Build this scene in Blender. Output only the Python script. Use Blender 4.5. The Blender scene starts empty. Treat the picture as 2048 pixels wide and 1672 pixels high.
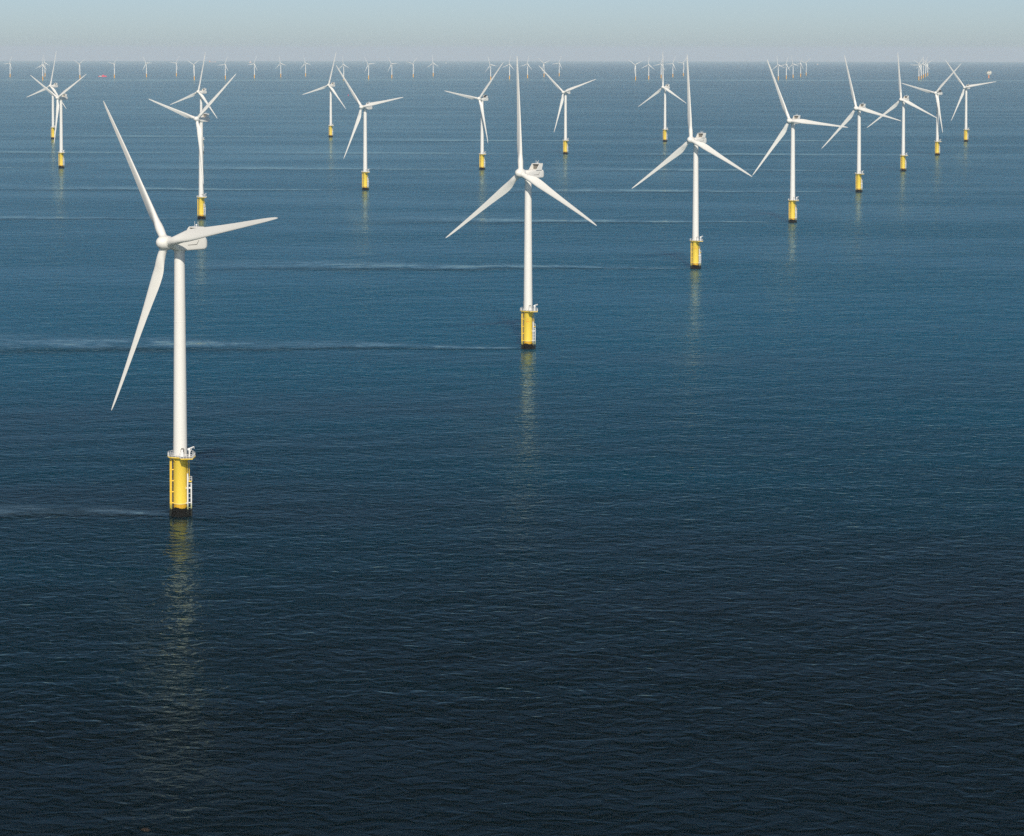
import bpy, math, random
from mathutils import Vector, Matrix

R = math.radians
scn = bpy.context.scene
col = scn.collection
random.seed(7)

# ------------------------------------------------------------------ the place
RE = 9.971e6            # earth radius with the usual refraction of air over the sea
CAM_H = 142.83          # helicopter height
SUN_EL, SUN_LEFT = 37.0, -4.0     # sun almost straight behind the photographer


def drop(x, y):
    return -(x * x + y * y) / (2 * RE)


# ------------------------------------------------------------------ materials
def nt(mat):
    mat.use_nodes = True
    t = mat.node_tree
    t.nodes.clear()
    return t


class NB:
    """small wrapper to write node maths"""
    def __init__(self, tree):
        self.t = tree

    def n(self, kind, **kw):
        nd = self.t.nodes.new(kind)
        for k, v in kw.items():
            setattr(nd, k, v)
        return nd

    def put(self, sock, v):
        if isinstance(v, bpy.types.NodeSocket):
            self.t.links.new(v, sock)
        else:
            sock.default_value = v

    def m(self, op, a, b=None, c=None, clamp=False):
        nd = self.n('ShaderNodeMath', operation=op, use_clamp=clamp)
        self.put(nd.inputs[0], a)
        if b is not None:
            self.put(nd.inputs[1], b)
        if c is not None:
            self.put(nd.inputs[2], c)
        return nd.outputs[0]

    def vm(self, op, a, b=None):
        nd = self.n('ShaderNodeVectorMath', operation=op)
        self.put(nd.inputs[0], a)
        if b is not None:
            self.put(nd.inputs['Scale'] if op == 'SCALE' else nd.inputs[1], b)
        return nd.outputs['Value' if op in ('DOT_PRODUCT', 'LENGTH') else 'Vector']

    def step(self, v, lo, hi, a=0.0, b=1.0):
        nd = self.n('ShaderNodeMapRange', interpolation_type='SMOOTHSTEP')
        for i, q in enumerate((v, lo, hi, a, b)):
            self.put(nd.inputs[i], q)
        return nd.outputs[0]

    def noise(self, vec, scale, detail=2.0, rough=0.5, dims='3D', dist=0.0):
        nd = self.n('ShaderNodeTexNoise', noise_dimensions=dims)
        self.put(nd.inputs['Vector'], vec)
        nd.inputs['Scale'].default_value = scale
        nd.inputs['Detail'].default_value = detail
        nd.inputs['Roughness'].default_value = rough
        nd.inputs['Distortion'].default_value = dist
        return nd.outputs[0]

    def mix(self, f, a, b):
        nd = self.n('ShaderNodeMix', data_type='RGBA')
        self.put(nd.inputs[0], f)
        self.put(nd.inputs[6], a if not isinstance(a, tuple) else (*a, 1))
        self.put(nd.inputs[7], b if not isinstance(b, tuple) else (*b, 1))
        return nd.outputs[2]


def paint(name, rgb, rough=0.4, dirt=0.12, dscale=0.5, metallic=0.0, spec=0.5, dirt_rgb=(0.35, 0.33, 0.29)):
    mat = bpy.data.materials.new(name)
    b = NB(nt(mat))
    out = b.n('ShaderNodeOutputMaterial')
    p = b.n('ShaderNodeBsdfPrincipled')
    tc = b.n('ShaderNodeTexCoord')
    mp = b.n('ShaderNodeMapping')
    mp.inputs['Scale'].default_value = (1, 1, 0.25)
    b.t.links.new(tc.outputs['Object'], mp.inputs['Vector'])
    f = b.noise(mp.outputs[0], dscale, 4, 0.6)
    f = b.step(f, 0.42, 0.8, 0.0, dirt)
    c = b.mix(f, rgb, tuple(x * y for x, y in zip(rgb, [q * 2 for q in dirt_rgb])))
    b.t.links.new(c, p.inputs['Base Color'])
    p.inputs['Roughness'].default_value = rough
    p.inputs['Metallic'].default_value = metallic
    p.inputs['Specular IOR Level'].default_value = spec
    b.t.links.new(p.outputs[0], out.inputs[0])
    return mat


M = {}
M['white'] = paint('white_gelcoat', (0.78, 0.755, 0.69), 0.38, 0.16, 0.22)
M['tower'] = paint('white_tower_paint', (0.77, 0.745, 0.685), 0.42, 0.14, 0.15)
M['rail'] = paint('white_rail_paint', (0.8, 0.79, 0.76), 0.45, 0.2, 1.5)
M['grey'] = paint('grey_radiator', (0.2, 0.19, 0.165), 0.55, 0.3, 2.0, dirt_rgb=(0.2, 0.2, 0.2))
M['dark'] = paint('dark_gap', (0.05, 0.055, 0.06), 0.6, 0.1)
M['deck'] = paint('grey_deck', (0.3, 0.3, 0.29), 0.7, 0.4, 1.0)
M['yellow'] = paint('yellow_trim', (0.88, 0.60, 0.06), 0.42, 0.15, 0.8, dirt_rgb=(0.4, 0.35, 0.3))
M['orange_mark'] = paint('orange_lettering', (0.78, 0.2, 0.015), 0.5, 0.05)
M['red'] = paint('red_hull', (0.85, 0.07, 0.12), 0.45, 0.1)
M['cream'] = paint('cream_deck', (0.75, 0.7, 0.58), 0.5, 0.15)
M['peach'] = paint('peach_superstructure', (0.75, 0.5, 0.38), 0.5, 0.1)
M['pile_orange'] = paint('orange_pile', (0.8, 0.26, 0.05), 0.5, 0.1)
M['black_growth'] = paint('black_marine_growth', (0.008, 0.008, 0.007), 0.9, 0.2, 1.2, spec=0.08, dirt_rgb=(0.5, 0.5, 0.5))
M['far_yellow'] = paint('yellow_far_base', (0.88, 0.44, 0.04), 0.45, 0.1, 0.6)
M['weed'] = paint('brown_seaweed', (0.022, 0.013, 0.004), 0.35, 0.6, 6.0, dirt_rgb=(0.2, 0.15, 0.1))


def foundation_material():
    """yellow above, a pale highlight painted along the skirt edge, stained yellow, green algae, black growth at the waterline"""
    mat = bpy.data.materials.new('yellow_foundation_paint')
    b = NB(nt(mat))
    out = b.n('ShaderNodeOutputMaterial')
    p = b.n('ShaderNodeBsdfPrincipled')
    tc = b.n('ShaderNodeTexCoord')
    sep = b.n('ShaderNodeSeparateXYZ')
    b.t.links.new(tc.outputs['Object'], sep.inputs[0])
    z = sep.outputs[2]
    mp = b.n('ShaderNodeMapping')
    mp.inputs['Scale'].default_value = (1.2, 1.2, 0.18)
    b.t.links.new(tc.outputs['Object'], mp.inputs['Vector'])
    streak = b.noise(mp.outputs[0], 1.6, 4, 0.6)
    n2 = b.noise(tc.outputs['Object'], 1.1, 4, 0.65)
    zz = b.m('ADD', z, b.m('MULTIPLY', b.m('SUBTRACT', n2, 0.5), 1.5))
    y1 = b.mix(b.step(streak, 0.45, 0.8, 0, 0.35), (0.90, 0.64, 0.075), (0.84, 0.52, 0.035))
    low = b.mix(b.step(streak, 0.4, 0.75), (0.72, 0.40, 0.015), (0.55, 0.28, 0.015))
    c = b.mix(b.step(z, 3.65, 3.8, 1, 0), y1, low)
    line = b.m('MULTIPLY', b.step(z, 3.72, 3.8), b.step(z, 3.92, 4.05, 1, 0))
    c = b.mix(line, c, (0.86, 0.66, 0.25))  # sunlit glint of the skirt edge, painted in as paler yellow
    c = b.mix(b.step(zz, 2.2, 2.8, 1, 0), c, (0.12, 0.15, 0.015))
    c = b.mix(b.step(zz, 1.75, 2.2, 1, 0), c, (0.012, 0.012, 0.010))
    b.t.links.new(c, p.inputs['Base Color'])
    p.inputs['Roughness'].default_value = 0.36
    b.t.links.new(p.outputs[0], out.inputs[0])
    return mat


M['foundation'] = foundation_material()


def tube_material(name, rgb):
    """painted tube that turns green, then black, towards the water"""
    mat = bpy.data.materials.new(name)
    b = NB(nt(mat))
    out = b.n('ShaderNodeOutputMaterial')
    p = b.n('ShaderNodeBsdfPrincipled')
    tc = b.n('ShaderNodeTexCoord')
    sep = b.n('ShaderNodeSeparateXYZ')
    b.t.links.new(tc.outputs['Object'], sep.inputs[0])
    n2 = b.noise(tc.outputs['Object'], 2.0, 3, 0.6)
    zz = b.m('ADD', sep.outputs[2], b.m('MULTIPLY', b.m('SUBTRACT', n2, 0.5), 1.2))
    c = b.mix(b.step(zz, 2.9, 4.3, 0.8, 0), rgb, (0.3, 0.3, 0.05))
    c = b.mix(b.step(zz, 2.0, 2.6, 1, 0), c, (0.012, 0.014, 0.01))
    b.t.links.new(c, p.inputs['Base Color'])
    p.inputs['Roughness'].default_value = 0.45
    b.t.links.new(p.outputs[0], out.inputs[0])
    return mat


M['tube_yellow'] = tube_material('yellow_tube_paint', (0.88, 0.58, 0.055))
M['tube_white'] = tube_material('white_fender_paint', (0.8, 0.79, 0.76))


# ------------------------------------------------------------------ mesh helper
class MB:
    def __init__(self):
        self.v, self.f = [], []

    def add(self, vs, fs):
        o = len(self.v)
        self.v += [tuple(p) for p in vs]
        self.f += [tuple(i + o for i in f) for f in fs]
        return self

    def loft(self, rings, cap=True):
        n = len(rings[0])
        vs = [p for r in rings for p in r]
        fs = []
        for a in range(len(rings) - 1):
            for i in range(n):
                j = (i + 1) % n
                fs.append((a * n + i, a * n + j, (a + 1) * n + j, (a + 1) * n + i))
        if cap:
            fs.append(tuple(range(n - 1, -1, -1)))
            fs.append(tuple((len(rings) - 1) * n + i for i in range(n)))
        return self.add(vs, fs)

    def lathe(self, prof, n=32, origin=(0, 0, 0), axis='Z'):
        rings = []
        for r, h in prof:
            ring = []
            for i in range(n):
                a = 2 * math.pi * i / n
                c, s = r * math.cos(a), r * math.sin(a)
                q = (c, s, h) if axis == 'Z' else (c, -h, s)
                ring.append((q[0] + origin[0], q[1] + origin[1], q[2] + origin[2]))
            rings.append(ring)
        return self.loft(rings)

    def tube(self, a, b, r, n=8, r2=None):
        a, b = Vector(a), Vector(b)
        d = (b - a).normalized()
        u = d.orthogonal().normalized()
        w = d.cross(u)
        rings = []
        for p, q in ((a, r), (b, r if r2 is None else r2)):
            rings.append([p + (u * math.cos(2 * math.pi * i / n) + w * math.sin(2 * math.pi * i / n)) * q for i in range(n)])
        return self.loft(rings)

    def path(self, pts, r, n=8):
        for a, b in zip(pts, pts[1:]):
            self.tube(a, b, r, n)
        return self

    def box(self, lo, hi, bev=0.0):
        x0, y0, z0 = lo
        x1, y1, z1 = hi
        b = bev
        rings = []
        for z, k in ((z0, b), (z0 + b, 0), (z1 - b, 0), (z1, b)):
            rings.append([(x0 + k + b, y0 + k, z), (x1 - k - b, y0 + k, z), (x1 - k, y0 + k + b, z), (x1 - k, y1 - k - b, z),
                          (x1 - k - b, y1 - k, z), (x0 + k + b, y1 - k, z), (x0 + k, y1 - k - b, z), (x0 + k, y0 + k + b, z)])
        if b == 0:
            return self.add([(x0, y0, z0), (x1, y0, z0), (x1, y1, z0), (x0, y1, z0), (x0, y0, z1), (x1, y0, z1), (x1, y1, z1), (x0, y1, z1)],
                            [(3, 2, 1, 0), (4, 5, 6, 7), (0, 1, 5, 4), (1, 2, 6, 5), (2, 3, 7, 6), (3, 0, 4, 7)])
        return self.loft(rings)

    def prism(self, poly, axis, a, b):
        """extrude a 2D outline along an axis from a to b"""
        def q(p, h):
            return {'X': (h, p[0], p[1]), 'Y': (p[0], h, p[1]), 'Z': (p[0], p[1], h)}[axis]
        return self.loft([[q(p, a) for p in poly], [q(p, b) for p in poly]])

    def mesh(self, name, mat, smooth=32):
        me = bpy.data.meshes.new(name)
        me.from_pydata([tuple(v) for v in self.v], [], self.f)
        me.materials.append(mat)
        import bmesh
        bm = bmesh.new()
        bm.from_mesh(me)
        bmesh.ops.recalc_face_normals(bm, faces=bm.faces)
        bm.to_mesh(me)
        bm.free()
        me.polygons.foreach_set('use_smooth', [True] * len(me.polygons))
        me.set_sharp_from_angle(angle=R(smooth))
        me.update()
        return me


def obj(name, mesh, parent=None, mtx=None):
    o = bpy.data.objects.new(name, mesh)
    col.objects.link(o)
    if parent is not None:
        o.parent = parent
    if mtx is not None:
        o.matrix_local = mtx
    return o


def thing(name, label, cat, loc, group=None, mesh=None, rz=0.0):
    o = bpy.data.objects.new(name, mesh)
    col.objects.link(o)
    o.location = loc
    o.rotation_euler = (0, 0, rz)
    o['label'] = label
    o['category'] = cat
    if group:
        o['group'] = group
    return o


# ------------------------------------------------------------------ wind turbine meshes
def blade_mesh(Rt, mat, pre, npt=22, fat=1.0):
    """airfoil sections from a round root to a thin tip; local +Z to the tip, -Y upwind, +X leading edge"""
    s = Rt / 56.0
    tab = [(1.7, 2.42, 1.0, 0), (3.0, 2.42, 1.0, 0), (5.0, 2.75, .80, 8), (8.0, 3.50, .50, 13), (11.0, 3.95, .36, 12), (14.0, 3.85, .30, 10.5),
           (18.0, 3.40, .27, 8.5), (24.0, 2.80, .245, 6), (31.0, 2.28, .22, 4), (38.0, 1.85, .20, 2.2), (45.0, 1.45, .18, 1), (50.0, 1.13, .17, .3),
           (53.5, .80, .16, 0), (55.2, .48, .16, 0), (56.0, .14, .2, 0)]

    def at(r, k):
        for a, b in zip(tab, tab[1:]):
            if r <= b[0]:
                t = (r - a[0]) / (b[0] - a[0])
                return a[k] + (b[k] - a[k]) * t
        return tab[-1][k]

    rad = [1.7, 2.4, 3.2, 4.2, 5.2, 6.4, 7.6, 9, 10.4, 12, 14, 16, 18.5, 21, 24, 27.5, 31, 35, 39, 43, 46.5, 49.5, 52, 53.8, 55, 55.7, 56]
    rings = []
    for r in rad:
        # smooth the table a little
        c = fat * (at(r, 1) * 2 + at(max(1.7, r - 1), 1) + at(min(56, r + 1), 1)) / 4 if 4 < r < 54 else fat * at(r, 1)
        th = at(r, 2)
        tw = R(at(r, 3) + 2.0)
        w = max(0.0, min(1.0, (r - 3.0) / 6.0))          # 0 = circle, 1 = airfoil
        w = w * w * (3 - 2 * w)
        le = 0.5 * (1 - w) + 0.30 * w
        ring = []
        for i in range(npt):
            a = 2 * math.pi * i / npt
            xc = 0.5 * (1 + math.cos(a))                  # 1 = leading edge
            circ = 0.5 * math.sin(a)
            q = 1 - xc
            yt = 5 * th * (0.2969 * math.sqrt(max(q, 0)) - 0.126 * q - 0.3516 * q * q + 0.2843 * q ** 3 - 0.1036 * q ** 4)
            foil = math.copysign(yt, math.sin(a)) + 0.03 * 4 * q * (1 - q)
            yy = circ * (1 - w) * 1.0 + foil * w
            x = (xc - (1 - le)) * c
            y = yy * c
            x2 = x * math.cos(tw) + y * math.sin(tw)
            y2 = -x * math.sin(tw) + y * math.cos(tw)
            ring.append((x2 * s, (y2 - pre / s * (r / 56) ** 2) * s, r * s))
        rings.append(ring)
    m = MB()
    m.loft(rings)
    return m.mesh('blade', mat, 60)


def hub_mesh(s, mat, n=36):
    m = MB()
    prof = [(1.55, -1.9), (1.9, -1.8), (2.08, -1.4), (2.17, -.5), (2.17, .4), (2.08, 1.1), (1.88, 1.75), (1.55, 2.3), (1.1, 2.75), (.6, 3.02), (.2, 3.12), (.02, 3.13)]
    m.lathe([(r * s, h * s) for r, h in prof], n, axis='Y')
    return m.mesh('hub', mat, 50)


def collar_mesh(s, mat):
    m = MB()
    m.lathe([(1.36 * s, .9 * s), (1.36 * s, 1.98 * s), (1.30 * s, 2.1 * s), (1.26 * s, 2.22 * s)], 28)
    return m.mesh('blade_collar', mat, 40)


def nacelle_mesh(mat, s=1.0, n=28):
    def ring(y, w, zb, zt, e):
        cz, hz = (zb + zt) / 2, (zt - zb) / 2
        pts = []
        for i in range(n):
            a = 2 * math.pi * (i + .5) / n
            c, sn = math.cos(a), math.sin(a)
            pts.append((s * w * math.copysign(abs(c) ** e, c), s * y, s * (cz + hz * math.copysign(abs(sn) ** e, sn))))
        return pts
    m = MB()
    m.loft([ring(-3.45, 1.62, -1.35, 1.85, 1.0), ring(-3.1, 1.75, -1.5, 1.9, .95), ring(-2.2, 1.95, -1.8, 1.93, .6), ring(-1.0, 2.12, -2.03, 1.95, .32), ring(1, 2.2, -2.08, 1.96, .24),
            ring(5, 2.2, -2.08, 1.98, .22), ring(7.9, 2.2, -2.05, 1.95, .22), ring(8.5, 2.12, -1.9, 1.75, .26), ring(8.95, 1.98, -1.55, 1.2, .3), ring(9.15, 1.8, -1.0, .5, .35)])
    return m.mesh('nacelle', mat, 38)


ZN = 83.25          # nacelle axis height
HUB_Z, HUB_O, TILT, PRE, RT = 83.35, 5.28, R(5.94), 1.63, 56.0

ME = {}
# tower: tapered tube with faint weld flanges
m = MB()
prof = [(2.22, 18.45), (2.22, 18.7), (2.13, 18.75)]
for z in (38.0, 59.5):
    r = 2.13 - (z - 17.5) / 63.8 * .55
    prof += [(r + .004, z - .12), (r + .03, z - .1), (r + .03, z + .1), (r, z + .12)]
prof += [(1.60, 80.6), (1.72, 80.7), (1.72, 81.3)]
m.lathe(prof, 48)
ME['tower'] = m.mesh('tower', M['tower'], 35)
m = MB()
a = R(-90 + 26)
for (w, h0, h1, d) in ((0.55, 18.75, 21.0, .10), ):
    c = Vector((math.cos(a), math.sin(a), 0))
    t = Vector((-math.sin(a), math.cos(a), 0))
    vs = []
    for dd in (1.9, 2.13 + d):
        for (sx, z) in ((-w, h0), (w, h0), (w, h1 - .3), (w * .5, h1), (-w * .5, h1), (-w, h1 - .3)):
            vs.append(c * dd + t * sx + Vector((0, 0, z)))
    m.add(vs, [(5, 4, 3, 2, 1, 0), (6, 7, 8, 9, 10, 11)] + [(i, (i + 1) % 6, 6 + (i + 1) % 6, 6 + i) for i in range(6)])
ME['door'] = m.mesh('door', M['grey'], 20)
# cabinet in front of the door
m = MB()
c = Vector((math.cos(R(-90 + 20)), math.sin(R(-90 + 20)), 0)) * 2.75
m.box((c.x - .45, c.y - .3, 17.22), (c.x + .45, c.y + .3, 18.6), .05)
m.box((c.x - .3, c.y - .32, 18.62), (c.x + .3, c.y + .2, 19.4), .04)
ME['cabinet'] = m.mesh('cabinet', M['rail'], 30)

# foundation
m = MB()
m.lathe([(2.02, 1.0), (2.08, 3.7), (2.2, 3.76), (2.2, 3.96), (2.15, 4.02), (2.15, 16.85), (2.22, 16.95), (2.22, 18.1)], 48)
ME['foundation'] = m.mesh('foundation', M['foundation'], 35)
m = MB()
rings = []
for z, r in ((-4, 3.0), (-1, 3.05), (.3, 3.08), (.8, 3.0), (1.2, 2.95), (1.6, 2.7), (1.9, 2.1), (1.8, 2.95), (2.3, 2.7), (2.55, 2.1)):
    rings.append([(math.cos(2 * math.pi * i / 40) * r * (1 + random.uniform(-.035, .035)), math.sin(2 * math.pi * i / 40) * r * (1 + random.uniform(-.035, .035)), z + random.uniform(-.3, .3)) for i in range(40)])
m.loft(rings)
ME['pile'] = m.mesh('pile', M['black_growth'], 60)
# cable tubes on the left with stub brackets
m = MB()
for (x, y, r) in ((-2.98, -.5, .20), (-2.52, -1.15, .16)):
    m.tube((x, y, -2), (x, y, 18.05), r, 12)
    m.tube((x, y, -2), (x, y, 1.9), r + .2, 10)
    for z in (4.0, 7.4, 10.8, 14.2):
        m.tube((x, y, z), (x * .66, y * .66, z), .13, 8)
        m.lathe([(r + .05, z - .15), (r + .05, z + .15)], 12, (x, y, 0))
ME['cable_tube'] = m.mesh('cable_tube', M['tube_yellow'], 40)
# boat landing on the right: two white fender tubes with rungs
m = MB()
A, B = Vector((2.42, -1.35, 0)), Vector((3.38, -.35, 0))
Z = Vector((0, 0, 1))
m.tube(A - Z * 2, A + Z * 13.1, .23, 12)
m.tube(B - Z * 2, B + Z * 10.4, .22, 12)
for p in (A, B):
    m.tube(p - Z * 2, p + Z * 2.0, .34, 10)
z = 2.6
while z < 10.6:
    m.tube(A + Z * z, B + Z * z, .09, 6)
    z += 1.45
for z in (4.0, 8.6):
    for p in (A, B):
        m.tube(p + Z * z, Vector((p.x * .62, p.y * .62, z)), .17, 8)
ME['boat_landing'] = m.mesh('boat_landing', M['tube_white'], 40)
m = MB()
# rest platform on the landing, its rail cage, and the yellow ladder up to the deck
m.box((2.6, -1.1, 10.45), (3.6, .1, 10.75), .03)
ME['rest_platform'] = m.mesh('rest_platform', M['yellow'], 30)
m = MB()
cs = [(2.65, -1.05), (3.55, -1.05), (3.55, .05), (2.65, .05)]
for i, (x, y) in enumerate(cs):
    m.tube((x, y, 10.75), (x, y, 12.0), .05, 6)
    x2, y2 = cs[(i + 1) % 4]
    for z in (11.4, 12.0):
        m.tube((x, y, z), (x2, y2, z), .045, 6)
ME['guard_rail'] = m.mesh('guard_rail', M['rail'], 30)
m = MB()
for dx in (-.22, .22):
    m.tube((2.62 + dx, -.75 + dx, 10.75), (2.62 + dx, -.75 + dx, 18.2), .07, 6)
z = 11.0
while z < 18.0:
    m.tube((2.40, -.97, z), (2.84, -.53, z), .035, 5)
    z += .38
for z in (13.2, 16.0):
    m.tube((2.62, -.75, z), (1.95, -.6, z), .06, 6)
ME['ladder'] = m.mesh('ladder', M['yellow'], 30)

# work platform
DECK = [(-3.85, .9), (-3.85, -.7), (-3.3, -2.1), (-2.2, -3.0), (.2, -3.6), (.9, -5.6), (4.5, -5.4), (4.75, -.4), (3.6, 2.4), (1.6, 3.5), (-1.6, 3.5), (-3.0, 2.7)]
m = MB()
m.prism(DECK, 'Z', 16.88, 17.14)
for a_ in (20, 75, 125, 180, 235, 300, 335):
    c, s_ = math.cos(R(a_)), math.sin(R(a_))
    m.tube((c * 2.1, s_ * 2.1, 15.3), (c * 3.3, s_ * 3.3, 16.9), .11, 6)
ME['platform'] = m.mesh('platform', M['yellow'], 25)
m = MB()
inner = [(x * .96, y * .96) for x, y in DECK]
m.prism(inner, 'Z', 17.144, 17.18)
ME['deck_grating'] = m.mesh('deck_grating', M['deck'], 25)
m = MB()
for (x0, y0), (x1, y1) in zip(inner, inner[1:] + inner[:1]):
    L = math.hypot(x1 - x0, y1 - y0)
    k = max(1, round(L / .95))
    for i in range(k):
        t = i / k
        x, y = x0 + (x1 - x0) * t, y0 + (y1 - y0) * t
        m.tube((x, y, 17.1), (x, y, 18.35), .055, 6)
    for z in (17.72, 18.32):
        m.tube((x0, y0, z), (x1, y1, z), .042, 6)
ME['railing'] = m.mesh('railing', M['rail'], 30)
m = MB()
cx, cy = 3.1, -2.2
m.lathe([(.34, 17.18), (.34, 17.5), (.24, 17.6), (.24, 18.9), (.34, 19.0), (.34, 19.3)], 14, (cx, cy, 0))
m.box((cx - .55, cy - .3, 19.2), (cx + .35, cy + .3, 19.75), .06)
m.tube((cx - .35, cy, 19.6), (cx + 1.45, cy - .3, 20.3), .16, 8)
m.tube((cx + .2, cy, 18.6), (cx + .85, cy - .15, 19.95), .09, 6)
m.tube((cx + 1.45, cy - .3, 20.35), (cx + 1.45, cy - .3, 19.7), .07, 6)
ME['crane'] = m.mesh('crane', M['rail'], 30)
m = MB()
m.tube((-2.2, .9, 17.18), (-2.2, .9, 20.9), .05, 6)
m.tube((-2.2, .9, 20.2), (-2.5, .9, 20.2), .05, 6)
m.box((-2.34, .76, 20.85), (-2.06, 1.04, 21.2), .04)
ME['lamp_post'] = m.mesh('lamp_post', M['grey'], 30)

ME['nacelle'] = nacelle_mesh(M['white'])
m = MB()
fin = [(3.0, 1.80), (5.35, 4.80), (7.55, 4.95), (7.65, 4.7), (6.75, 1.80)]
for s_ in (-1, 1):
    m.prism(fin, 'X', s_ * 2.5, s_ * 2.26)
m.prism([(5.3, 4.62), (5.38, 4.90), (7.55, 4.96), (7.6, 4.66)], 'X', -2.26, 2.26)
m.box((-2.26, 5.6, 1.90), (2.26, 6.7, 2.14), .0)
ME['cooler_frame'] = m.mesh('cooler_frame', M['white'], 25)
m = MB()
m.box((-2.25, 6.05, 2.15), (2.25, 6.45, 4.6), 0)
for i in range(-3, 4):
    m.box((i * .55 - .035, 5.98, 2.15), (i * .55 + .035, 6.04, 4.58), 0)
ME['radiator'] = m.mesh('radiator', M['grey'], 25)
m = MB()
for x in (-.85, .85):
    m.tube((x, 6.4, 4.9), (x, 6.4, 6.5), .05, 6)
    m.tube((x - .12, 6.4, 6.42), (x + .12, 6.4, 6.42), .035, 5)
m.tube((0, 6.4, 4.9), (0, 6.4, 5.3), .12, 8)
m.lathe([(.05, 5.25), (.24, 5.35), (.27, 5.5), (.2, 5.68), (.03, 5.75)], 12, (0, 6.4, 0))
ME['mast'] = m.mesh('mast', M['rail'], 30)
m = MB()
slot = [(1.5, -.42), (4.95, -.42), (5.75, .95), (5.6, .98), (4.85, -.2), (1.6, -.25)]
for s_ in (-1, 1):
    m.prism(slot, 'X', s_ * 2.15, s_ * 2.225)
ME['side_vent'] = m.mesh('side_vent', M['grey'], 25)
ME['hub'] = hub_mesh(1.0, M['white'])
ME['collar'] = collar_mesh(1.0, M['white'])
ME['blade'] = blade_mesh(RT, M['white'], PRE)


def lettering(lines):
    """orange painted letters curved round the yellow foundation"""
    m = MB()
    dg = bpy.context.evaluated_depsgraph_get()
    for txt, size, zc in lines:
        cu = bpy.data.curves.new('t', 'FONT')
        cu.body = txt
        cu.size = size
        cu.align_x = 'CENTER'
        cu.extrude = 0.0
        cu.resolution_u = 3
        cu.offset = .02 * size
        o = bpy.data.objects.new('t', cu)
        me = bpy.data.meshes.new_from_object(o)
        vs = []
        for v in me.vertices:
            a = R(-90 - 5) + v.co.x / 2.18
            vs.append((2.175 * math.cos(a), 2.175 * math.sin(a), zc + v.co.y))
        m.add(vs, [tuple(p.vertices) for p in me.polygons])
        bpy.data.objects.remove(o)
        bpy.data.curves.remove(cu)
        bpy.data.meshes.remove(me)
    return m.mesh('lettering', M['orange_mark'], 30)


# ------------------------------------------------------------------ near turbines
# x, y, yaw (nose left of the camera direction), rotor phase, label
G_NEAR = 'white wind turbines on yellow foundations in the nearer rows'
NEAR = [
    (-101.3, 720.5, 45.68, 10.57, 'nearest and largest white wind turbine, its yellow base lowest in the photo', None),
    (7.7, 1124.2, 43.18, 96.41, 'second largest white turbine, near the middle, with orange lettering on its yellow base', ('NL', 'A-01')),
    (119.3, 1536.2, 41.34, 96.64, 'white turbine right of the middle one, blade upright, lower right tip nearly touching a neighbour', ('NL', 'A-02')),
    (231.1, 1948.1, 37.50, 115.44, 'white turbine whose lower left blade tip almost meets the larger lettered turbine beside it', None),
    (346.5, 2364.0, 42.30, 107.83, 'white turbine with steep left-leaning upper blade, fifth of the right-hand diagonal row', None),
    (458.7, 2775.4, 42.07, 97.82, 'white turbine with a nearly upright blade, sixth of the right-hand diagonal row', None),
    (573.8, 3193.9, 42.09, 46.51, 'white turbine with one blade hanging down its tower, second from the right edge', None),
    (703.8, 3671.5, 39.55, 9.77, 'rightmost of the white turbines, nearly under the offshore platform', None),
    (-260.3, 1982.3, 32.90, 43.15, 'white turbine directly behind the nearest one, two blades in a wide V, one hanging down', None),
    (-148.2, 2390.1, 37.01, 10.91, 'white turbine left of centre with an upper left blade ending near the red buoy', None),
    (-35.3, 2798.9, 40.73, 50.94, 'white turbine with a nearly level left blade, just left of the middle lettered one', None),
    (72.7, 3219.3, 35.18, 19.10, 'white turbine just right of the middle upright blade, its right blade rising gently', None),
    (236.6, 3662.5, 43.46, 94.00, 'white turbine with upright blade standing close behind the left of the second lettered turbine', None),
    (-538.7, 2829.5, 36.13, 31.00, 'white turbine at far left with a V of blades, in front of another one', None),
    (-724.8, 3739.9, 37.09, 79.76, 'white turbine at far left, partly hidden behind the V-bladed one', None),
    (-424.9, 3237.7, 38.63, 79.49, 'white turbine whose tower and base hide behind the wide-V turbine', None),
    (-293.5, 3835.6, 35.56, 76.73, 'small white turbine left of the red buoy, its upper blade leaning right', None),
]


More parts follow.
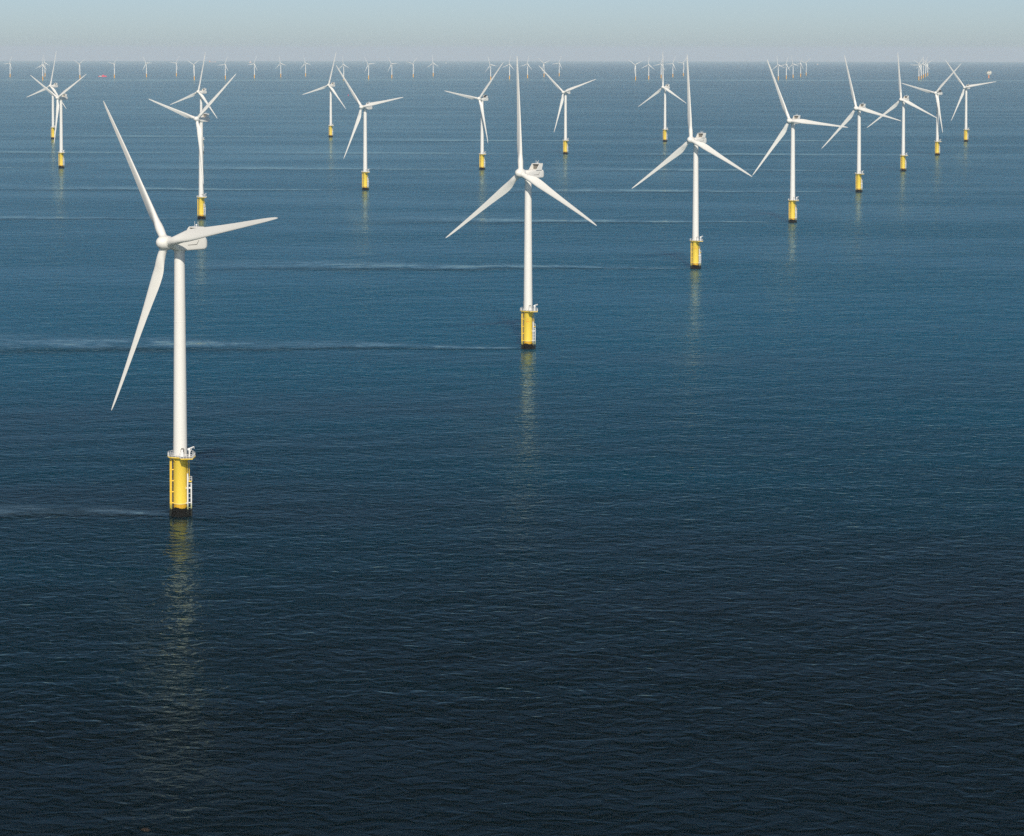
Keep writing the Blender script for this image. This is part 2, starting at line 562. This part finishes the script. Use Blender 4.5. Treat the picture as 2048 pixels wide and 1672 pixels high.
def near_turbine(x, y, yaw, ph, label, text):
    root = thing('wind_turbine', label, 'wind turbine', (x, y, drop(x, y)), G_NEAR)
    f = obj('foundation', ME['foundation'], root)
    obj('pile', ME['pile'], f)
    obj('cable_tube', ME['cable_tube'], f)
    obj('boat_landing', ME['boat_landing'], f)
    obj('rest_platform', ME['rest_platform'], f)
    obj('guard_rail', ME['guard_rail'], f)
    obj('ladder', ME['ladder'], f)
    if text:
        obj('lettering', lettering([(text[0], .72, 14.2)]), f)
        obj('lettering', lettering([(text[1], .92, 12.95)]), f)
    p = obj('platform', ME['platform'], root, Matrix.Translation((0, 0, 1.25)))
    obj('deck_grating', ME['deck_grating'], p)
    obj('railing', ME['railing'], p)
    obj('crane', ME['crane'], p)
    obj('cabinet', ME['cabinet'], p)
    obj('lamp_post', ME['lamp_post'], p)
    t = obj('tower', ME['tower'], root)
    obj('door', ME['door'], t)
    rz = Matrix.Rotation(R(-yaw), 4, 'Z')
    n = obj('nacelle', ME['nacelle'], root, Matrix.Translation((0, 0, ZN)) @ rz)
    for k in ('cooler_frame', 'radiator', 'mast', 'side_vent'):
        obj(k, ME[k], n)
    rot = Matrix.Translation((0, 0, HUB_Z)) @ rz @ Matrix.Rotation(-TILT, 4, 'X') @ Matrix.Translation((0, -HUB_O, 0))
    h = obj('hub', ME['hub'], root, rot)
    for k in range(3):
        a_ = R(90 - (ph + 120 * k))
        obj('blade', ME['blade'], root, rot @ Matrix.Rotation(a_, 4, 'Y'))
        obj('blade_collar', ME['collar'], h, Matrix.Rotation(a_, 4, 'Y'))


for a_ in NEAR:
    near_turbine(*a_)

# ------------------------------------------------------------------ far turbines
HF, RF, OF = 71.47, 45.49, 4.22
SF = RF / 56.0
m = MB()
m.lathe([(2.3, 17.0), (2.25, 17.3), (1.65, 69.6)], 20)
ME['f_tower'] = m.mesh('tower', M['tower'], 35)
m = MB()
m.lathe([(2.45, -3), (2.45, 1.4), (2.3, 1.6), (2.3, 16.4)], 20)
ME['f_foundation'] = m.mesh('foundation', M['far_yellow'], 35)
m = MB()
m.lathe([(2.2, 16.0), (3.6, 16.5), (3.6, 16.9), (2.0, 16.95)], 20)
for i in range(12):
    a_ = i * math.pi / 6
    m.tube((3.5 * math.cos(a_), 3.5 * math.sin(a_), 16.8), (3.5 * math.cos(a_), 3.5 * math.sin(a_), 18.0), .06, 5)
ME['f_platform'] = m.mesh('platform', M['far_yellow'], 35)
ME['f_nacelle'] = nacelle_mesh(M['white'], SF, 16)
ME['f_hub'] = hub_mesh(SF, M['white'], 20)
ME['f_blade'] = blade_mesh(RF, M['white'], 1.3, 14, 1.3)

G_FAR = 'tiny wind turbines in rows along the horizon'
FAR = [
    (-2609.3, 12320.4, 35.82, 65.70, 'tiny turbine at the far left edge of the horizon'),
    (-2170.3, 10960.0, 34.71, 84.60, 'tiny turbine at far left in front of another, the nearer of an overlapping pair'),
    (-2494.1, 12657.0, 33.24, 101.07, 'tiny turbine partly hidden behind a nearer tiny one by the far left tall blade'),
    (-2123.5, 11646.0, 35.42, 33.08, 'tiny turbine with Y-shaped blades, left of the red ship'),
    (-2005.0, 11949.3, 38.23, 49.21, 'tiny turbine standing just right of the red ship'),
    (-1907.3, 12364.0, 33.43, 3.24, 'tiny turbine with a level right blade, second to the right of the red ship'),
    (-1816.5, 12826.0, 36.39, 55.47, 'tiny turbine with a level left blade, third to the right of the red ship'),
    (-1491.3, 11123.2, 34.23, 33.76, 'tiny turbine with Y-shaped blades directly left of a tall white blade tip'),
    (-1389.4, 11483.8, 34.47, 67.52, 'tiny turbine just right of the long faint tanker'),
    (-1296.9, 11929.9, 34.37, 68.10, 'tiny turbine in front of the faint pink ship'),
    (-1212.1, 12421.1, 35.31, 104.64, 'tiny turbine, first to the right of the faint pink ship'),
    (-1116.2, 12812.4, 35.18, 106.98, 'tiny turbine, second to the right of the faint pink ship'),
    (-795.0, 11191.5, 38.89, 98.46, 'tiny turbine with its base behind a slanting white blade, above the red buoy'),
    (-701.0, 11580.8, 35.69, 5.32, 'tiny turbine with a level right blade, nearest right of the one above the red buoy'),
    (-605.8, 11943.0, 36.29, 4.55, 'tiny turbine with a level right blade, the smaller and more rightward of two alike'),
    (-517.4, 12411.3, 35.83, 47.33, 'tiny turbine with one blade down its tower, left of the white speck on the horizon'),
    (-429.0, 12895.2, 33.51, 95.01, 'tiny turbine with upright blade, nearest left of the white speck on the horizon'),
    (-100.5, 11145.0, 38.02, 112.31, 'tiny turbine whose base touches a slanting white blade, left of the middle upright blade'),
    (-12.3, 11593.0, 36.87, 81.80, 'tiny turbine immediately left of the tall upright blade in the middle'),
    (78.7, 12036.0, 35.34, 77.50, 'tiny turbine immediately right of the tall upright blade in the middle'),
    (170.6, 12643.7, 33.82, 20.50, 'tiny turbine whose base meets the tip of a slanting white blade, right of the middle'),
    (259.7, 13044.7, 36.18, 67.84, 'tiny turbine alone in the gap above a gently rising right blade'),
    (586.4, 11251.2, 33.32, 26.93, 'tiny turbine with Y-shaped blades, leftmost of the five before the second upright blade'),
    (665.6, 11537.5, 33.27, 85.72, 'tiny turbine with upright blade, second of five beside the second upright blade'),
    (759.7, 12076.1, 34.49, 70.98, 'tiny turbine crossed by the slim upright blade right of centre'),
    (853.4, 12575.6, 35.65, 64.29, 'tiny turbine between two tall upright blades right of centre'),
    (949.4, 13131.9, 39.80, 51.16, 'tiny turbine touching the left side of the rightmost tall upright blade'),
    (1281.7, 11409.7, 37.34, 99.09, 'tiny turbine, leftmost and nearest of the loose cluster of five'),
    (1370.3, 11839.8, 40.91, 72.18, 'tiny turbine, second from the left in the loose cluster of five'),
    (1456.3, 12282.0, 42.21, 103.76, 'tiny turbine, middle one of the loose cluster of five'),
    (1565.4, 12854.1, 46.42, 70.32, 'tiny turbine, fourth from the left in the loose cluster of five'),
    (1676.6, 13509.7, 37.34, 42.71, 'tiny turbine, rightmost and farthest of the loose cluster of five'),
    (1956.9, 11399.1, 35.89, 59.05, 'tiny turbine, leftmost and nearest of the tight overlapping cluster at right'),
    (2036.9, 11796.5, 36.67, 31.58, 'tiny turbine, second from the left in the tight overlapping cluster'),
    (2126.8, 12254.1, 36.80, 89.43, 'tiny turbine, middle one of the tight overlapping cluster'),
    (2236.7, 12818.4, 42.44, 73.49, 'tiny turbine, fourth from the left in the tight overlapping cluster'),
    (2345.5, 13373.9, 41.07, 25.02, 'tiny turbine, rightmost and farthest of the tight overlapping cluster'),
]
for x, y, yaw, ph, label in FAR:
    root = thing('wind_turbine', label, 'wind turbine', (x, y, drop(x, y)), G_FAR)
    obj('foundation', ME['f_foundation'], root)
    obj('platform', ME['f_platform'], root)
    obj('tower', ME['f_tower'], root)
    rz = Matrix.Rotation(R(-yaw), 4, 'Z')
    obj('nacelle', ME['f_nacelle'], root, Matrix.Translation((0, 0, HF - .1)) @ rz)
    rot = Matrix.Translation((0, 0, HF)) @ rz @ Matrix.Rotation(-TILT, 4, 'X') @ Matrix.Translation((0, -OF, 0))
    obj('hub', ME['f_hub'], root, rot)
    for k in range(3):
        obj('blade', ME['f_blade'], root, rot @ Matrix.Rotation(R(90 - (ph + 120 * k)), 4, 'Y'))

# ------------------------------------------------------------------ ships, platform, buoy
FPX, Y0 = 4738.9, 96.97
PITCH, ROLL = R(1.918), R(.055)


def hull(m, L, W, H, bow=.25, sheer=1.2):
    """simple ship hull along X, bow at +X"""
    rings = []
    for t in (0, .03, .15, .5, .75, .88, .96, 1.0):
        x = (t - .5) * L
        w = W / 2 * (1 if t < 1 - bow else max(.03, 1 - ((t - 1 + bow) / bow) ** 1.6)) * (.85 if t == 0 else 1)
        top = H + sheer * max(0, (t - .6) / .4) ** 2
        rings.append([(x, -w, top), (x + .02 * L * (t > .9), -w * .8, -1.5), (x + .02 * L * (t > .9), w * .8, -1.5), (x, w, top)])
    m.loft(rings)


# red supply ship
x, y = -2160.0, 12500.0
ship = thing('supply_ship', 'small red supply ship with pale working deck, between two tiny turbines at left', 'ship', (x, y, drop(x, y)), rz=R(-6))
m = MB(); hull(m, 42, 10, 4.2, .3, 2.4)
obj('hull', m.mesh('hull', M['red'], 30), ship)
m = MB(); m.box((-20, -4.6, 4.25), (-3.5, 4.6, 4.7), .1)
m.box((-15, -5.15, 1.2), (-3.5, -5.02, 4.2), 0)
obj('working_deck', m.mesh('working_deck', M['cream'], 30), ship)
m = MB(); m.box((-3, -4.4, 4.3), (11, 4.4, 7.4), .3); m.box((0, -4, 7.42), (8.5, 4, 9.8), .4)
sup = obj('superstructure', m.mesh('superstructure', M['red'], 30), ship)
m = MB(); m.box((1.0, -4.05, 8.3), (8.55, 4.05, 9.2), 0)
obj('window', m.mesh('window', M['dark'], 30), sup)
m = MB(); m.tube((3.5, 0, 9.8), (3.5, 0, 15.5), .3, 8); m.box((2.4, -1.2, 13.0), (4.6, 1.2, 14.6), .1)
obj('mast', m.mesh('mast', M['cream'], 30), ship)

# offshore substation
x, y = 2468.0, 12270.0
sub = thing('substation', 'pale boxy offshore platform on a single orange pile near right edge', 'offshore platform', (x, y, drop(x, y)), rz=R(12))
m = MB(); m.lathe([(3.4, -4), (3.4, 2.2), (3.2, 2.4), (3.2, 17)], 24)
obj('pile', m.mesh('pile', M['pile_orange'], 40), sub)
m = MB()
m.prism([(-5, 17.0), (5, 17.0), (10.5, 21.5), (-11, 21.5)], 'Y', -5, 5)
m.box((1.5, -7.5, 18.2), (6.5, -5.1, 22.3), .1)
obj('support_frame', m.mesh('support_frame', M['cream'], 20), sub)
m = MB()
m.box((-11.5, -8, 21.6), (11.5, 8, 27.5), .15)
m.box((-11.0, -7.6, 27.55), (-2.5, 7.6, 33.0), .15)
m.box((-2.2, -6.5, 27.55), (3.2, 7.6, 31.2), .15)
m.box((3.4, -7.7, 27.55), (11.2, 7.7, 35.2), .15)
top = obj('topside', m.mesh('topside', M['cream'], 20), sub)
m = MB()
for x0 in (-9.5, -5.5, -1.5, 2.5, 6.5):
    m.box((x0, -8.06, 22.8), (x0 + 2.2, -7.98, 26.2), 0)
obj('louvre', m.mesh('louvre', M['grey'], 20), top)
m = MB()
m.tube((-2.0, -2, 31.2), (-2.0, -2, 38.0), .55, 8); m.tube((-2.0, -2, 37.6), (3.5, -3, 36.2), .4, 8)
obj('crane', m.mesh('crane', M['peach'], 20), sub)
m = MB(); m.tube((9.5, 0, 35), (9.5, 0, 42), .2, 6)
obj('mast', m.mesh('mast', M['cream'], 20), sub)
m = MB()
m.lathe([(4.5, 28.6), (4.5, 29.1)], 16, (17, 0, 0)); m.tube((11.5, -3, 22), (16, -2, 28.6), .35, 6); m.tube((11.5, 3, 22), (17, 2, 28.6), .35, 6)
m.tube((11.4, -4, 20.5), (15, -3, 18.5), .5, 6)
obj('side_deck', m.mesh('side_deck', M['cream'], 20), sub)


def at_row(px, py, dist):
    x = (px - 1024) / FPX * dist
    return x, dist, drop(x, dist)


# tanker, far
tk = thing('tanker_ship', 'faint long low tanker with stern deckhouse on the horizon', 'ship', at_row(425.3, 124.5, 35000))
m = MB(); hull(m, 102, 18, 5.5, .15, 2)
obj('hull', m.mesh('hull', M['peach'], 30), tk)
m = MB(); m.box((-49, -8, 5.6), (-34, 8, 19), .4); m.box((-46, -3, 19), (-41, 3, 24), .3)
obj('deckhouse', m.mesh('deckhouse', M['pile_orange'], 30), tk)
m = MB(); m.box((40, -4, 7), (46, 4, 11), .3)
obj('forecastle', m.mesh('forecastle', M['peach'], 30), tk)
ws = thing('work_ship', 'faint pink ship with peaked superstructure on the horizon behind a tiny turbine', 'ship', at_row(500.5, 125.4, 31500))
m = MB(); hull(m, 38, 12, 9, .25, 3)
obj('hull', m.mesh('hull', M['peach'], 30), ws)
m = MB(); m.prism([(-2, 9), (14, 9), (12, 17), (8, 25), (4, 27), (1, 18)], 'Y', -5, 5); m.box((-14, -4, 9), (-8, 4, 13), .3)
obj('superstructure', m.mesh('superstructure', M['peach'], 30), ws)
for nm, lab, px, py, d, mt in (('boat', 'whitish speck of a boat on the horizon between two groups of tiny turbines', 891.9, 125.2, 30500, 'cream'),
                               ('boat', 'pinkish speck of a boat right of the loose cluster of tiny turbines', 1634.7, 127.3, 26500, 'peach'),
                               ('boat', 'faint speck of a boat on the horizon between the tight cluster and a crossing blade', 1896.8, 123.6, 33000, 'peach')):
    b_ = thing(nm, lab, 'boat', at_row(px, py, d), 'specks of boats on the horizon')
    m = MB(); hull(m, 17, 5, 3.2, .35, 1.5)
    obj('hull', m.mesh('hull', M[mt], 30), b_)
    m = MB(); m.box((-5, -2.2, 3.2), (3, 2.2, 8.5), .3); m.box((-3, -1.8, 8.5), (1, 1.8, 12.5), .3)
    obj('cabin', m.mesh('cabin', M[mt], 30), b_)

bx = at_row(696.5, 191.8, 7280)
bu = thing('buoy', 'small red buoy floating alone left of centre beyond the white turbines', 'buoy', bx)
m = MB(); m.lathe([(1.3, -.8), (1.5, .3), (1.4, 1.1), (.6, 1.3), (.5, 3.2)], 16)
obj('float', m.mesh('float', M['red'], 40), bu)
m = MB(); m.lathe([(.75, 3.2), (.75, 4.1), (.1, 4.6)], 12)
obj('top_mark', m.mesh('top_mark', M['red'], 40), bu)

# floating clump of seaweed at the lower edge
wx = (283.5 - 1024) / FPX * 428.0
m = MB()
rnd = random.Random(4)
for i in range(46):
    a_ = rnd.uniform(0, 2 * math.pi)
    r0 = rnd.uniform(0, .75)
    px, py = wx * 0 + r0 * .7 * math.cos(a_), r0 * .6 * math.sin(a_)
    pts = []
    L = rnd.uniform(.35, .8)
    d_ = a_ + rnd.uniform(-.9, .9)
    for k in range(5):
        t = k / 4
        pts.append((px + L * t * math.cos(d_ + t), py + L * t * math.sin(d_ + t), -.06 + .26 * (1 - r0) * (1 - t) + .10 * math.sin(t * 3.1) + rnd.uniform(0, .05)))
    for k in range(4):
        m.tube(pts[k], pts[k + 1], .05 * (1 - k * .12), 6)
    m.lathe([(.02, -.06), (.07, -.02), (.07, .03), (.02, .07)], 8, pts[2])
wd = thing('seaweed', 'small brown clump of seaweed afloat at the bottom edge, left side', 'seaweed', (wx, 428.5, drop(wx, 428)), mesh=m.mesh('seaweed', M['weed'], 50))


# ------------------------------------------------------------------ the sea
STEEP, GENTLE, BIAS, FAR_ROUGH = 1.35, 0.30, 0.068, 0.7


def water_material():
    mat = bpy.data.materials.new('sea_water')
    b = NB(nt(mat))
    out = b.n('ShaderNodeOutputMaterial')
    geo = b.n('ShaderNodeNewGeometry')
    pos = geo.outputs['Position']
    sep = b.n('ShaderNodeSeparateXYZ')
    b.t.links.new(pos, sep.inputs[0])
    X, Y = sep.outputs[0], sep.outputs[1]

    def vec(x, y):
        c = b.n('ShaderNodeCombineXYZ')
        b.put(c.inputs[0], x)
        b.put(c.inputs[1], y)
        return c.outputs[0]

    def slopes(scale, amp, ax, rot, detail, rough, eps, dist=0.0):
        """finite-difference slopes of a noise height field, crests stretched along the rotated x axis"""
        c, s = math.cos(rot), math.sin(rot)
        u = b.m('ADD', b.m('MULTIPLY', X, c), b.m('MULTIPLY', Y, s))
        v = b.m('ADD', b.m('MULTIPLY', X, -s), b.m('MULTIPLY', Y, c))
        u = b.m('MULTIPLY', u, ax)
        h0 = b.noise(vec(u, v), scale, detail, rough, '2D', dist)
        hu = b.noise(vec(b.m('ADD', u, eps * ax), v), scale, detail, rough, '2D', dist)
        hv = b.noise(vec(u, b.m('ADD', v, eps)), scale, detail, rough, '2D', dist)
        gu = b.m('MULTIPLY', b.m('SUBTRACT', hu, h0), amp / eps)
        gv = b.m('MULTIPLY', b.m('SUBTRACT', hv, h0), amp / eps)
        gx = b.m('SUBTRACT', b.m('MULTIPLY', gu, c), b.m('MULTIPLY', gv, s))
        gy = b.m('ADD', b.m('MULTIPLY', gu, s), b.m('MULTIPLY', gv, c))
        return gx, gy

    # wind patches and current wakes alter how rough the surface is
    patch = b.noise(vec(b.m('MULTIPLY', X, .25), Y), .008, 3, .55, '2D')
    patch2 = b.noise(vec(b.m('MULTIPLY', X, .3), Y), .05, 2, .5, '2D')
    wob = b.m('SUBTRACT', b.noise(vec(X, b.m('MULTIPLY', Y, .1)), .022, 3, .55, '2D'), .5)
    wob2 = b.m('SUBTRACT', b.noise(vec(X, Y), .09, 3, .6, '2D'), .5)
    mb, md = 0.0, 0.0
    for (tx, ty, *_r) in NEAR:
        L = 330 + (ty * .06)
        u = b.m('SUBTRACT', tx - 2.0, X)
        fade = b.m('MULTIPLY', b.step(u, 0, 8), b.step(u, L * .45, L, 1, 0))
        up = b.m('MAXIMUM', u, 0)
        v = b.m('SUBTRACT', Y, ty)
        drift = b.m('ADD', b.m('MULTIPLY', wob, b.m('MINIMUM', b.m('MULTIPLY', up, .35), 26)), b.m('MULTIPLY', wob2, b.m('MINIMUM', b.m('MULTIPLY', up, .15), 9)))
        v = b.m('ADD', v, drift)
        vb = b.m('DIVIDE', b.m('SUBTRACT', v, b.m('MULTIPLY_ADD', up, .1, 3.0)), b.m('MULTIPLY_ADD', up, .10, 2.2))
        vd = b.m('DIVIDE', b.m('ADD', v, b.m('MULTIPLY_ADD', up, .02, 1.0)), b.m('MULTIPLY_ADD', up, .045, 2.2))
        eb = b.m('MULTIPLY', fade, b.m('POWER', 2.718, b.m('MULTIPLY', b.m('MULTIPLY', vb, vb), -1)))
        ed = b.m('MULTIPLY', fade, b.m('POWER', 2.718, b.m('MULTIPLY', b.m('MULTIPLY', vd, vd), -1)))
        mb = b.m('ADD', mb, eb)
        md = b.m('ADD', md, ed)
    # pale slick far out, in front of the far rows
    vf = b.m('ADD', b.m('SUBTRACT', Y, 11150), b.m('MULTIPLY', b.m('SUBTRACT', b.noise(vec(b.m('MULTIPLY', X, .4), Y), .0008, 2, .5, '2D'), .5), 900))
    far_band = b.m('MULTIPLY', b.step(vf, -260, -120), b.step(vf, 150, 420, 1, 0))
    broken = b.noise(vec(b.m('MULTIPLY', X, .035), b.m('MULTIPLY', Y, .05)), 1.0, 3, .6, '2D')
    mb = b.m('MULTIPLY', b.m('MINIMUM', mb, 1), b.m('MULTIPLY', b.step(patch2, .3, .55, .6, 1), b.step(broken, .34, .56, .45, 1)))
    md = b.m('MINIMUM', md, 1)
    tatter = b.noise(vec(b.m('MULTIPLY', X, .12), b.m('MULTIPLY', Y, .3)), 1.0, 4, .65, '2D')
    rough_f = b.m('ADD', .6, b.m('MULTIPLY', b.step(patch, .3, .7), .75))
    rough_f = b.m('MULTIPLY', rough_f, b.m('SUBTRACT', 1, b.m('MULTIPLY', mb, b.step(tatter, .3, .6, .8, 1.35))))
    rough_f = b.m('MULTIPLY', rough_f, b.m('SUBTRACT', 1, b.m('MULTIPLY', far_band, .7)))
    rough_f = b.m('MULTIPLY', rough_f, b.m('MULTIPLY_ADD', md, 1.6, 1))

    g = [slopes(1.05, .11, .9, R(6), 2.0, .5, .12, .3),
         slopes(.29, 1.0, .75, R(-5), 2.0, .5, .35, .4),
         slopes(.06, 1.3, .6, R(12), 1.0, .5, 1.0)]
    gx = b.m('ADD', b.m('ADD', g[0][0], g[1][0]), g[2][0])
    gy = b.m('ADD', b.m('ADD', g[0][1], g[1][1]), g[2][1])
    # wavelets lean: faces towards the camera side are steep, backs are long and gentle;
    # rougher water offshore and to the right, calm again towards the horizon
    offshore = b.m('MULTIPLY', b.step(Y, 600, 3000, 1, FAR_ROUGH), b.step(Y, 13000, 38000, 1, .12))
    windy = b.m('MULTIPLY', offshore, b.step(X, -350, 350, .8, 1.25))
    rough_f = b.m('MULTIPLY', rough_f, windy)
    gy = b.m('ADD', b.m('MULTIPLY', b.m('MAXIMUM', gy, 0), STEEP), b.m('MULTIPLY', b.m('MINIMUM', gy, 0), GENTLE))
    gy = b.m('ADD', gy, BIAS)
    gx = b.m('MULTIPLY', gx, 0.27)
    sv = b.n('ShaderNodeCombineXYZ')
    b.put(sv.inputs[0], b.m('MULTIPLY', gx, b.m('MULTIPLY', rough_f, -1)))
    b.put(sv.inputs[1], b.m('MULTIPLY', gy, b.m('MULTIPLY', rough_f, -1)))
    nrm = b.vm('NORMALIZE', b.vm('ADD', geo.outputs['Normal'], sv.outputs[0]))
    # light scattered back from below the surface
    body = b.n('ShaderNodeSubsurfaceScattering', falloff='BURLEY')
    body.inputs['Scale'].default_value = 1.0
    body.inputs['Radius'].default_value = (20.0, 30.0, 34.0)
    # vignette darkening painted into the near water's colour; blue-green farther off
    vignette_mix = b.step(b.m('ADD', Y, b.m('MULTIPLY', b.m('SUBTRACT', patch, .5), 500)), 480, 1350)
    vignette_mix = b.m('MULTIPLY', vignette_mix, b.m('SUBTRACT', 1, b.m('MULTIPLY', md, .5)))  # dark rough-water band of the wakes also put into the colour
    water = b.mix(vignette_mix, (0.0001, 0.0050, 0.0055), (0.0003, 0.083, 0.142))
    plume = b.m('MULTIPLY', mb, b.step(tatter, .38, .68, .12, .75))
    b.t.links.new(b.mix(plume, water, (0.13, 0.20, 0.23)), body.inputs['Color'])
    gl = b.n('ShaderNodeBsdfGlossy')
    gl.inputs['Color'].default_value = (0.53, 0.66, 0.62, 1)
    gl.inputs['Roughness'].default_value = 0.09
    b.t.links.new(nrm, gl.inputs['Normal'])
    fr = b.n('ShaderNodeFresnel')
    fr.inputs['IOR'].default_value = 1.333
    b.t.links.new(nrm, fr.inputs['Normal'])
    mx = b.n('ShaderNodeMixShader')
    b.t.links.new(fr.outputs[0], mx.inputs[0])
    b.t.links.new(body.outputs[0], mx.inputs[1])
    b.t.links.new(gl.outputs[0], mx.inputs[2])
    b.t.links.new(mx.outputs[0], out.inputs[0])
    return mat


m = MB()
seg = 288
rs = [0.0]
r = 60.0
while r < 80000:
    rs.append(r)
    r *= 1.035
rs.append(80000.0)
vs = [(0, 0, 0)]
fs = []
for k, r in enumerate(rs[1:]):
    for i in range(seg):
        a_ = 2 * math.pi * i / seg
        vs.append((r * math.cos(a_), r * math.sin(a_), -r * r / (2 * RE)))
for i in range(seg):
    fs.append((0, 1 + i, 1 + (i + 1) % seg))
for k in range(len(rs) - 2):
    o0, o1 = 1 + k * seg, 1 + (k + 1) * seg
    for i in range(seg):
        j = (i + 1) % seg
        fs.append((o0 + i, o1 + i, o1 + j, o0 + j))
m.add(vs, fs)
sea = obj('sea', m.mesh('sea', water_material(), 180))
sea['kind'] = 'structure'

# ------------------------------------------------------------------ haze
HAZE = 2.8e-5
m = MB()
m.box((-81000, -81000, -80000 ** 2 / (2 * RE) - 1.5), (81000, 81000, 172.0))
mat = bpy.data.materials.new('haze_air')
b = NB(nt(mat))
out = b.n('ShaderNodeOutputMaterial')
pv = b.n('ShaderNodeVolumePrincipled')
pv.inputs['Color'].default_value = (0.90, 0.96, 1.0, 1)
pv.inputs['Density'].default_value = HAZE
pv.inputs['Anisotropy'].default_value = -0.05
b.t.links.new(pv.outputs[0], out.inputs['Volume'])
haze = obj('haze', m.mesh('haze', mat, 30))
haze['kind'] = 'stuff'

# ------------------------------------------------------------------ sky and sun
w = bpy.data.worlds.new('World')
scn.world = w
w.use_nodes = True
t = w.node_tree
t.nodes.clear()
sky = t.nodes.new('ShaderNodeTexSky')
sky.sky_type = 'NISHITA'
sky.sun_disc = False
sky.sun_elevation = R(SUN_EL)
sky.sun_rotation = R(180 + SUN_LEFT)
sky.altitude = 2000
sky.air_density = 0.7
sky.dust_density = 2.5
sky.ozone_density = 2.1
bg = t.nodes.new('ShaderNodeBackground')
bg.inputs['Strength'].default_value = 0.083
wo = t.nodes.new('ShaderNodeOutputWorld')
t.links.new(sky.outputs[0], bg.inputs[0])
t.links.new(bg.outputs[0], wo.inputs[0])

L = bpy.data.lights.new('sun', 'SUN')
L.energy = 4.2
L.angle = R(.53)
L.color = (1.0, .93, .83)
lo = bpy.data.objects.new('sun', L)
col.objects.link(lo)
be, el = R(SUN_LEFT), R(SUN_EL)
lo.rotation_euler = Vector((math.sin(be) * math.cos(el), math.cos(be) * math.cos(el), -math.sin(el))).to_track_quat('-Z', 'Y').to_euler()
lo.location = (0, -200, 400)

# ------------------------------------------------------------------ camera
cam = bpy.data.cameras.new('camera')
cam.sensor_width = 36
cam.lens = 36 * FPX / 2048
cam.clip_start = 5
cam.clip_end = 200000
cy = Y0 + FPX * math.tan(PITCH)
cam.shift_y = -(836 - cy) / 2048
co = bpy.data.objects.new('camera', cam)
col.objects.link(co)
co.matrix_world = Matrix.Translation((0, 0, CAM_H)) @ Matrix.Rotation(math.pi / 2 - PITCH, 4, 'X') @ Matrix.Rotation(ROLL, 4, 'Z')
scn.camera = co

# ------------------------------------------------------------------ rendering
scn.view_settings.view_transform = 'Standard'
scn.view_settings.look = 'None'
scn.view_settings.exposure = 0.0
scn.view_settings.gamma = 1.0
cy_ = scn.cycles
cy_.volume_bounces = 1
cy_.max_bounces = 6
cy_.diffuse_bounces = 2
cy_.glossy_bounces = 3
cy_.transparent_max_bounces = 8
cy_.sample_clamp_indirect = 4.0
cy_.use_denoising = False
scn.render.resolution_x = 1024
scn.render.resolution_y = 836
